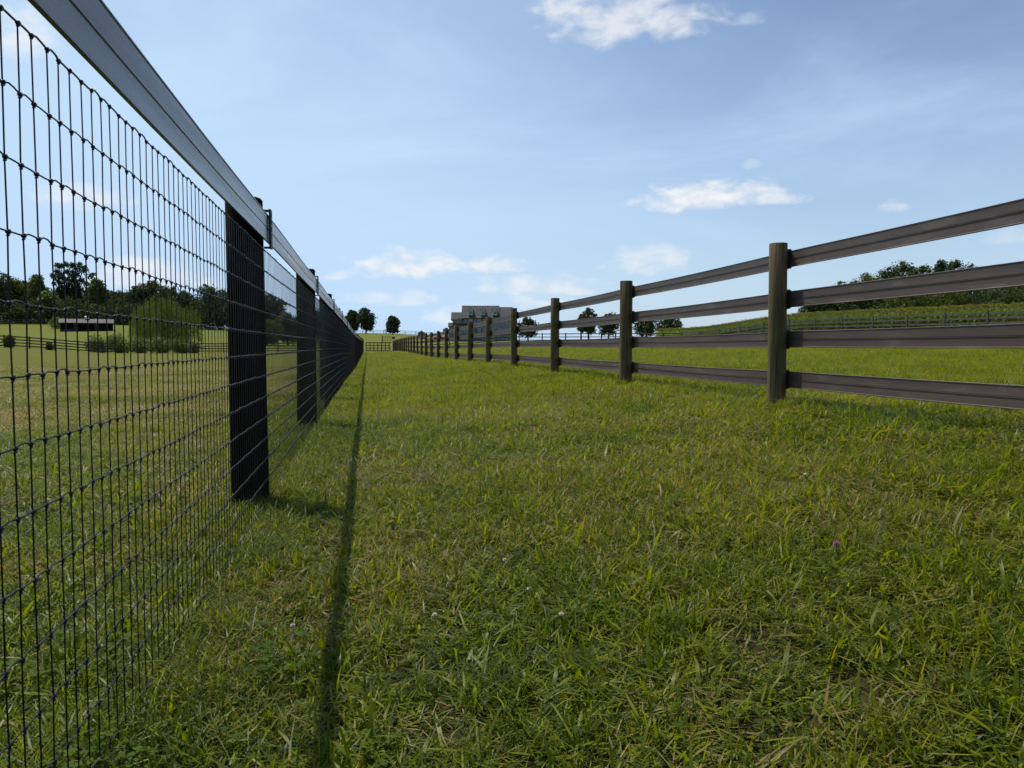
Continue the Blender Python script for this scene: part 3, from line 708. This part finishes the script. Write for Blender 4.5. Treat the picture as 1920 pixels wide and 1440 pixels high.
for (px, r, yt, w, k, sh, lb) in W_:
    tree(px, r, yt, w*1.15, k, lb, shape=sh, trunk=.10 if sh != 'open' else .3, group=GL, n=4800 if sh != 'open' else 3000)
# undergrowth closing the foot of the wood
GU = 'undergrowth at the foot of the far wood'
for i, (px, yt, w, ww) in enumerate([(-40,570,80,'left edge'),(25,572,70,'second dark tree from the left edge'),(80,568,70,'pointed tree left of the shed'),(145,566,80,'roof of the shed'),(215,574,70,'right end of the shed'),
                                  (255,575,70,'left side of the willow'),(325,575,80,'right side of the willow'),(395,572,80,'left of the nearest post'),(460,574,70,'right of the nearest post')]):
    tree(px, 212, yt, w*1.15, 'dark', 'dark undergrowth at the foot of the wood, '+ww, 'bush', 'undergrowth_bush', trunk=.04, group=GU, n=2200, seed=900+i)
tree(510, 170, 556, 62, 'dark', 'dark flat topped tree seen between the first two mesh fence posts', shape='top', trunk=.35)
tree(540, 125, 590, 56, 'mid', 'low leafy green tree right of the flat topped one between mesh posts', trunk=.12)
tree(500, 120, 600, 60, 'mid', 'low leafy green tree just right of the nearest mesh post', trunk=.12)
tree(596, 150, 583, 40, 'dark', 'dark tree seen between the second and third mesh fence posts', trunk=.15)
tree(662, 285, 581, 25, 'lone', 'left one of two close trees on the hill left of the lane end', trunk=.12, n=3000)
tree(687, 280, 578, 32, 'lone', 'right and taller one of two close trees on the hill left of the lane end', trunk=.12, n=3400)
tree(737, 270, 594, 29, 'lone', 'lone rounded tree on the hill crest above the gate', trunk=.10, n=3200)
tree(990, 190, 597, 40, 'lone', 'wide low tree just right of the big house', trunk=.22, n=2800)
tree(1103, 165, 578, 34, 'lone', 'tall left tree of the pair seen behind the right rails', trunk=.2, n=2600, shape='round')
tree(1141, 168, 587, 40, 'lone', 'lower right tree of the pair seen behind the right rails', trunk=.2, n=2600)
tree(1089, 172, 590, 16, 'lone', 'narrow small tree left of the tall tree behind the right rails', trunk=.3, n=900)
tree(1211, 175, 596, 44, 'lone', 'left one of two round trees right of the second near post', trunk=.2, n=2600)
tree(1255, 178, 594, 48, 'lone', 'right one of two round trees right of the second near post', trunk=.2, n=2600)
GR_ = 'trees of the wood behind the cornfield'
for (px, r, yt, w, k, lb) in [(1535,150,546,60,'dark','leftmost tree of the wood behind the cornfield'),(1580,148,532,62,'dark','second tree of the wood from its left end, with sky showing through'),
 (1625,152,516,60,'mid','lighter tree in the left part of the wood behind the cornfield'),(1664,146,506,60,'dark','dark tree rising where the wood steps up behind the top two rails'),
 (1692,145,493,62,'dark','dark round topped tree left of the highest tree of the wood'),(1728,148,495,50,'dark','dark tree between the round topped one and the highest tree of the wood'),
 (1762,146,491,46,'dark','dark tree just left of the highest tree of the wood'),(1790,144,489,52,'dark','highest tree of the wood behind the cornfield'),
 (1835,146,506,70,'dark','dark tree just right of the highest tree of the wood'),(1885,142,512,74,'dark','dark tree of the wood near the right edge of the picture'),
 (1940,140,515,80,'dark','dark tree of the wood cut by the right edge of the picture'),(1700,128,548,60,'mid','lower green tree at the front of the wood, middle of its edge'),
 (1770,126,545,70,'mid','lower green tree at the front of the wood below its highest tree'),(1850,122,545,80,'dark','lower dark tree at the front of the wood near the right edge'),(1920,120,545,80,'dark','lower dark tree at the front of the wood cut by the right edge')]:
    tree(px, r, yt, w*1.28, k, lb, trunk=.08, group=GR_, n=5200)

# willow
def willow(px, r, ytop, wpx, label):
    x, y = pos(px, r); z = g(x, y); H = hgt(ytop, r)-z; W = wpx*r/F; rs = np.random.default_rng(33)
    root = empty('willow_tree', (x, y, z)); tag(root, label, 'tree')
    t = MB(); t.tube([(0, 0, -.5), (.1, 0, H*.3), (0, .1, H*.7)], [.35, .28, .1], 8)
    for k in range(9):
        a = k*.7; t.tube([(0, 0, H*.3), (W*.2*math.cos(a), W*.2*math.sin(a), H*.65), (W*.33*math.cos(a), W*.33*math.sin(a), H*.75)], [.14, .08, .03], 5)
    t.build('trunk', M_bark, root, True)
    n = 27000; a = rs.random(n//30)*6.283; q = rs.random(n//30)**.5
    Vs = []; T = []
    for ai, qi in zip(a, q):
        top = H*(.52+.48*math.sqrt(max(0, 1-(qi*.95)**2)))*(.76+.20*rs.random()+.09*math.sin(ai*4+qi*7)); qw = qi*(1+.12*math.sin(ai*3+1)+.08*math.sin(ai*7)); bx, by = W/2*qw*math.cos(ai), W/2*qw*math.sin(ai)
        ln = top*(.60+.38*rs.random()) if qi > .40 else top*.3*rs.random()+.5; out = .25*rs.random(); ti = rs.random()*.6
        for s in range(30):
            f = rs.random(); cx = bx*(1+out*f*.35)+rs.normal()*.07; cy = by*(1+out*f*.35)+rs.normal()*.07; cz = top-ln*f
            s_ = .07+.07*rs.random(); ang = rs.random()*3.14; dx, dy = math.cos(ang)*.04, math.sin(ang)*.04
            Vs += [(cx, cy, cz+s_), (cx+dx, cy+dy, cz), (cx, cy, cz-s_*1.3), (cx-dx, cy-dy, cz)]; T.append(ti+.35*rs.random())
    m = MB(); m.add(Vs, [(4*i, 4*i+1, 4*i+2, 4*i+3) for i in range(len(T))], np.repeat(np.clip(T, 0, 1), 4)); m.build('crown', LEAF['willow'], root)
willow(306, 106, 556, 116, 'pale green domed willow with hanging branches behind the mesh')

# bushes along the ditch in front of the willow
for i, (px, r, yt, w, k, lb) in enumerate([(19,76,629,19,'mid','small rounded bush in front of the board fence at the left edge'),(93,80,641,12,'mid','smaller of two little bushes in front of the left board fence'),
  (185,93,632,50,'light','leafy bush at the left end of the scrub below the willow'),(222,92,628,48,'light','tall leafy bush below the left edge of the willow'),
  (262,92,634,44,'light','green bush in the scrub under the left half of the willow'),(300,91,636,46,'light','pale green bush in the scrub under the middle of the willow'),
  (338,90,640,40,'mid','dark bush near the right end of the scrub under the willow'),(362,92,641,26,'light','bush at the right end of the scrub where the board fence begins'),
  (107,180,594,22,'light','yellow green bush against the left end of the shed'),(570,96,641,22,'mid','small bush on the far board fence left of the second mesh post')]):
    tree(px, r, yt, w, k, lb, 'bush', 'bush', trunk=.04, n=1500, seed=700+i, size=.09)

# ------------------------------------------------------------------ corn: stuff
M_corn = leafy('corn_leaves', (0.070, 0.120, 0.010), (0.160, 0.210, 0.016), (0.30, 0.28, 0.07), trans=.40, rough=.6, spec=.2)
corn_p = []
for k in range(5):
    rs = np.random.default_rng(60+k); mb = MB(); H = 2.1+.25*rs.random()
    mb.tube([(0, 0, 0), (.02*rs.normal(), .02*rs.normal(), H)], [.016, .009], 5, t=.3)
    for j in range(11):
        z = .35+j*(H-.45)/11; a = (j % 2)*3.14+rs.normal()*.5+k; ln = .55+.25*rs.random(); pts = []
        for s in range(6):
            f = s/5; rr = ln*f*.8; zz = z+ln*(.75*f-1.05*f*f)*(.8+.4*rs.random()*0+.2); w = .042*math.sin(math.pi*min(1, .15+.85*(1-f)))*(1 if s < 5 else .1)
            cx, cy = rr*math.cos(a), rr*math.sin(a); pts += [(cx-w*math.sin(a), cy+w*math.cos(a), zz), (cx+w*math.sin(a), cy-w*math.cos(a), zz)]
        mb.add(pts, [(2*i, 2*i+1, 2*i+3, 2*i+2) for i in range(5)], .15+.5*rs.random())
    for j in range(7):
        a = rs.random()*6.28; l = .12+.12*rs.random(); mb.tube([(0, 0, H-.03), (l*.4*math.cos(a), l*.4*math.sin(a), H+.22), (l*math.cos(a), l*math.sin(a), H+.25)], .009, 3, t=1.0)
    corn_p.append(proto('corn_plant', [(np.concatenate(mb.v), mb.f, np.concatenate(mb.at))], M_corn))
PX = []; edge = [(1296, 97), (1500, 76), (1700, 62.5), (1920, 52), (2250, 43)]
EW = [pos(*e) for e in edge]; acc = [0]
for a, b in zip(EW[:-1], EW[1:]): acc.append(acc[-1]+math.hypot(b[0]-a[0], b[1]-a[1]))
for row in range(34):
    S = np.arange(0, acc[-1], .21)+rng.random()*.2; ex = np.interp(S, acc, [e[0] for e in EW]); ey = np.interp(S, acc, [e[1] for e in EW])
    PX.append(np.stack([ex+FW[0]*.76*row+rng.normal(0, .05, len(S)), ey+FW[1]*.76*row+.2*row*0+rng.normal(0, .05, len(S))], 1))
PX = np.concatenate(PX); n = len(PX); v = .62+.17*rng.random(n); Z = G(PX[:, 0], PX[:, 1])
scatter('corn', np.stack([PX[:, 0], PX[:, 1], Z], 1), np.stack([rng.normal(0, .04, n), rng.normal(0, .04, n), rng.random(n)*6.28], 1), np.stack([v, v, v], 1), rng.integers(0, 5, n), corn_p, 'tall green corn with tan tassels standing behind the far rail fence', 'corn')

# ------------------------------------------------------------------ buildings
M_siding = simple('tan_stucco', (0.225, 0.228, 0.232), 0.85, .15, .8)
M_stone = simple('grey_stone', (0.20, 0.20, 0.20), 0.9, .35, 1.6, .3)
M_roof = simple('shingle_roof', (0.062, 0.060, 0.062), 0.9, .2, 1.2, .2)
M_glass = simple('window_glass', (0.03, 0.045, 0.055), 0.12, .2, 1, 0, .8); M_sky_pane = simple('sky_reflection_pane', (0.20, 0.27, 0.31), .5, .1)  # upper panes: pale blue sky reflection put into the base colour
M_shutter = simple('teal_shutter', (0.012, 0.025, 0.032), .6, .2)
M_trim = simple('pale_trim', (0.50, 0.49, 0.47), .7, .1)
M_dark = simple('dark_opening', (0.008, 0.008, 0.009), .9, .2)
hr = 200.0; hx, hy = pos(903, hr); hz = hgt(641.5, hr)
house = empty('big_house', (hx, hy, hz)); house.rotation_euler = (0, 0, -math.atan((903-960)/F)-PSI)
tag(house, 'large tan house with steep roof and three dormers behind the right fence', 'house')
U = .01447*1.0
def hxm(c): return (c-797)*U*1.0                      # columns of the close-up to metres
def hzm(c): return (980-c)*U
def block(name, c0, c1, zt, y0, y1, m, z0=-1.2):
    mb = MB(); mb.box(((hxm(c0)+hxm(c1))/2, (y0+y1)/2, (zt+z0)/2), (hxm(c1)-hxm(c0), y1-y0, zt-z0)); return mb.build(name, m, house)
def roof(c0, c1, ze, zr, y0, y1, ov=.35, parent=None):
    """side gabled roof, ridge along x"""
    mb = MB(); a, b = hxm(c0)-ov*.6, hxm(c1)+ov*.6; ym = (y0+y1)/2; ya, yb = y0-ov, y1+ov; th = .22
    V = [(a, ya, ze), (b, ya, ze), (a, ym-1.6, zr), (b, ym-1.6, zr), (a, ym+1.6, zr), (b, ym+1.6, zr), (a, yb, ze), (b, yb, ze), (a, ya, ze-th), (b, ya, ze-th), (a, yb, ze-th), (b, yb, ze-th)]
    mb.add(V, [(0, 1, 3, 2), (2, 3, 5, 4), (4, 5, 7, 6), (8, 10, 11, 9), (0, 8, 9, 1), (6, 7, 11, 10), (0, 2, 4, 6, 10, 8), (1, 9, 11, 7, 5, 3)])
    return mb.build('roof', M_roof, parent or house)
block('wall', 480, 1330, hzm(550), 0, 10, M_siding)
r1 = roof(455, 1110, hzm(548), hzm(314), 0, 10)
roof(1112, 1352, hzm(545), hzm(340), .4, 9.6)
block('side_wing', 275, 479, hzm(575), 1.2, 8.5, M_siding); roof(262, 452, hzm(570), hzm(436), 1.2, 8.5)
block('side_wing', 205, 274, hzm(700), 2.0, 7, M_siding); roof(200, 262, hzm(690), hzm(626), 2.0, 7, .2)
block('porch', 110, 204, hzm(790), 2.5, 5.5, M_trim); roof(108, 198, hzm(785), hzm(740), 2.5, 5.5, .2)
block('stone_front', 300, 640, hzm(670), -1.6, -.003, M_stone); roof(292, 560, hzm(668), hzm(650), -1.8, 0, .15)
block('stone_terrace', 960, 1335, hzm(810), -2.6, -.003, M_stone)
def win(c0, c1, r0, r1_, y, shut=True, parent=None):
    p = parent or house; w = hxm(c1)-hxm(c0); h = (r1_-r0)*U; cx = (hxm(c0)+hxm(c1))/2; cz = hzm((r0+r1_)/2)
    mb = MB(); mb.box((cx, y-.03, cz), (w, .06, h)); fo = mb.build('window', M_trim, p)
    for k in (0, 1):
        mb = MB(); mb.box((cx, y-.075, cz+(k-.5)*h*.46), (w*.8, .03, h*.40)); mb.build('pane', M_sky_pane if k else M_glass, fo)
    if shut:
        for s in (-1, 1):
            mb = MB(); mb.box((cx+s*(w*.5+.17), y-.035, cz), (.28, .07, h*1.03)); mb.build('shutter', M_shutter, p)
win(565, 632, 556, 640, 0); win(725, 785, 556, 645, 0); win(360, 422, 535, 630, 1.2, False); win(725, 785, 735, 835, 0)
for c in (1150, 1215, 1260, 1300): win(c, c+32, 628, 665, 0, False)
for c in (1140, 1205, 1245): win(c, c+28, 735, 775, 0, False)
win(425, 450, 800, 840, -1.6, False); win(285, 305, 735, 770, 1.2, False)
for c in (603, 823, 1037):                            # dormers
    d = MB(); w = .95; cx = hxm(c); zb = hzm(497); zt = hzm(400); zp = hzm(362)
    d.box((cx, 1.15, (zb+zt)/2), (w*1.25, 2.5, zt-zb))
    dm = d.build('dormer', M_trim, house)
    d = MB(); a = w*.80
    d.add([(cx-a, -.16, zt-.05), (cx+a, -.16, zt-.05), (cx, -.16, zp), (cx-a, 3.6, zt-.05), (cx+a, 3.6, zt-.05), (cx, 3.6, zp)], [(0, 1, 2), (3, 5, 4), (0, 2, 5, 3), (1, 4, 5, 2), (0, 3, 4, 1)])
    d.build('dormer_roof', M_roof, dm)
    d = MB(); d.add([(cx-a*.72, -.175, zt-.02), (cx+a*.72, -.175, zt-.02), (cx, -.175, zp-.14)], [(0, 1, 2)]); d.build('gable_face', M_trim, dm)
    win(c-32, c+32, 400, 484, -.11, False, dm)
# entrance gable with an arched opening
d = MB(); a0, a1, zt = hxm(985), hxm(1125), hzm(735)
d.add([(a0, -2.9, 0), (a1, -2.9, 0), (a1, -2.9, zt), ((a0+a1)/2, -2.9, hzm(678)), (a0, -2.9, zt), (a0, -.5, 0), (a1, -.5, 0), (a1, -.5, zt), ((a0+a1)/2, -.5, hzm(678)), (a0, -.5, zt)],
      [(0, 1, 2, 3, 4), (9, 8, 7, 6, 5), (1, 6, 7, 2), (2, 7, 8, 3), (3, 8, 9, 4), (4, 9, 5, 0)]); eg = d.build('entrance_gable', M_siding, house)
d = MB(); pts = [(hxm(1055)+.55*math.cos(t), -2.93, hzm(775)+.75*math.sin(t)) for t in np.linspace(0, math.pi, 12)] + [(hxm(1055)-.55, -2.93, hzm(835)), (hxm(1055)+.55, -2.93, hzm(835))]
d.add(pts, [tuple(range(14))]); d.build('arched_window', M_glass, eg)

M_trim_v = simple('pale_vent', (0.45, 0.45, 0.45), .6, .1)
# run-in shed in the left field
sr = 170.0; sxx, syy = pos(165, sr); sz = hgt(622, sr)
sh = empty('run_in_shed', (sxx, syy, sz-.1)); sh.rotation_euler = (0, 0, -math.atan((165-960)/F)-PSI)
tag(sh, 'long low horse shed with open dark bays and grey roof in the left field', 'shed')
W2 = 100*sr/F*math.cos(math.atan((165-960)/F)); 
mb = MB(); mb.box((0, 3.6, 1.0), (W2, .15, 2.3)); mb.build('back_wall', M_board, sh)
for s in (-1, 1): mb = MB(); mb.box((s*(W2/2-.1), 1.8, 1.05), (.15, 3.5, 2.4)); mb.build('side_wall', M_board, sh)
for f in (-.22, .17): mb = MB(); mb.box((f*W2, 0, 1.0), (.55, .2, 2.2)); mb.build('front_panel', M_board, sh); 
for f in (-.22, .17): mb = MB(); mb.box((f*W2, 1.8, 1.0), (.1, 3.4, 2.2)); mb.build('partition', M_board, sh)
mb = MB(); a = W2/2+.2; mb.add([(-a, -.6, 2.05), (a, -.6, 2.05), (a, 1.6, 2.95), (-a, 1.6, 2.95), (a, 4.0, 2.1), (-a, 4.0, 2.1), (-a, -.6, 1.9), (a, -.6, 1.9), (a, 4.0, 1.95), (-a, 4.0, 1.95)],
       [(0, 1, 2, 3), (3, 2, 4, 5), (6, 9, 8, 7), (0, 6, 7, 1), (4, 8, 9, 5), (0, 3, 5, 9, 6), (1, 7, 8, 4, 2)]); rf = mb.build('roof', M_board_grey, sh)
mb = MB(); mb.box((0, 1.6, 3.1), (.9, .8, .55)); mb.tube([(0, 1.6, 3.37), (0, 1.6, 3.5), (0, 1.6, 3.62)], [.55, .4, .1], 12); mb.build('roof_vent', M_trim_v, rf)
M_blue = simple('blue_panel', (0.010, 0.014, 0.10), .6, .2)
mb = MB(); mb.box((-.365*W2, -.03, .35), (.24*W2, .1, .45)); mb.build('blue_panel', M_blue, sh)
# small gabled outbuilding and red roofed shed beyond the right fence
M_red = simple('red_roof', (0.16, 0.035, 0.02), .7, .2); M_greyw = simple('grey_wall', (0.13, 0.125, 0.12), .85, .15)
def small_shed(name, px, r, yb, wpx, hw, hr_, m, mr, label, along=False):
    x, y = pos(px, r); z = hgt(yb, r); root = empty(name, (x, y, z)); root.rotation_euler = (0, 0, -math.atan((px-960)/F)-PSI); W = wpx*r/F; D = W*.9
    tag(root, label, 'shed'); mb = MB(); mb.box((0, D/2, hw/2-.5), (W, D, hw+1)); mb.build('wall', m, root)
    mb = MB(); a = W/2+.25
    if not along: mb.add([(-a, -.25, hw), (a, -.25, hw), (0, -.25, hr_), (-a, D+.25, hw), (a, D+.25, hw), (0, D+.25, hr_)], [(0, 1, 2), (3, 5, 4), (0, 2, 5, 3), (1, 4, 5, 2), (0, 3, 4, 1)])
    else: mb.add([(-a, -.25, hw), (a, -.25, hw), (a, D/2, hr_), (-a, D/2, hr_), (a, D+.25, hw), (-a, D+.25, hw)], [(0, 1, 2, 3), (3, 2, 4, 5), (0, 3, 5), (1, 4, 2), (0, 5, 4, 1)])
    mb.build('roof', mr, root)
    mb = MB(); mb.box((0, -.03, .95), (W*.35, .05, 1.9)); mb.build('door', M_dark, root)
small_shed('garden_shed', 790.5, 210, 634, 13, 1.25, 2.1, M_greyw, M_greyw, 'small grey gabled shed on the horizon left of the big house')
small_shed('low_shed', 824, 190, 639, 20, .9, 1.7, M_greyw, M_red, 'low shed with red roof just left of the big house', True)

# ------------------------------------------------------------------ clover flowers in the lane
M_clover = leafy('clover_white', (0.72, 0.66, 0.58), (0.85, 0.80, 0.74), trans=.5, tcol=(1, .97, .9)); M_pink = leafy('clover_pink', (0.42, 0.12, 0.34), (0.55, 0.20, 0.42), trans=.4, tcol=(1, 1, 1))
M_stem = simple('clover_stem', (0.07, 0.12, 0.02), .6, .2)
def gpt(px, py):                                                  # where the sight line of a pixel meets the ground
    v = Vector(((px-960)/F, -(py-720)/F, -1.0)); v.rotate(cam.rotation_euler); t = .5
    while t < 200 and v.z*t > g(v.x*t, v.y*t)+.05: t += .01
    return v.x*t, v.y*t
def clover(px, py, m, label, s=1.0, group=None):
    x, y = gpt(px, py); z = g(x, y); root = empty('clover_flower', (x, y, z)); rs = np.random.default_rng(int(px)); h = .055
    tag(root, label, 'flower', group)
    mb = MB(); mb.tube([(.01, 0, 0), (.004, .002, h*.6), (0, 0, h)], .0011, 5); mb.build('stem', M_stem, root)
    mb = MB(); n = 46
    for i in range(n):
        f = 1-1.6*(i+.5)/n; a = i*2.4; q = math.sqrt(max(0, 1-f*f)); d = Vector((q*math.cos(a), q*math.sin(a), f*.9)); c = Vector((0, 0, h+.006*s)); R_o = .0105*s*(.9+.2*rs.random())
        u = d.orthogonal().normalized()*.0016*s; e = c+d*R_o
        mb.add([tuple(c+u), tuple(c-u), tuple(e-u*.9), tuple(e+u*.9)], [(0, 1, 2, 3)]); w = d.cross(u).normalized()*.0016*s
        mb.add([tuple(c+w), tuple(c-w), tuple(e-w*.9), tuple(e+w*.9)], [(0, 1, 2, 3)])
    mb.build('flower_head', m, root)
clover(1568, 1027, M_pink, 'single pink clover flower in the grass right of centre', .95)
GC = 'white clover flowers in the lane grass'
for px, py, lb in [(1510, 893, 'white clover flower above and left of the pink one'), (549, 1181, 'white clover flower just left of the fence shadow near the bottom'),
                   (946, 1056, 'whitish clover flower in the middle of the lane'), (992, 1112, 'whitish clover flower below the one in the middle of the lane'),
                   (785, 746, 'small white flower far down the lane left of centre'), (815, 1159, 'whitish clover flower right of the fence shadow near the bottom'),
                   (1052, 1160, 'whitish clover flower low in the middle of the picture')]:
    clover(px, py, M_clover, lb, .62, GC)
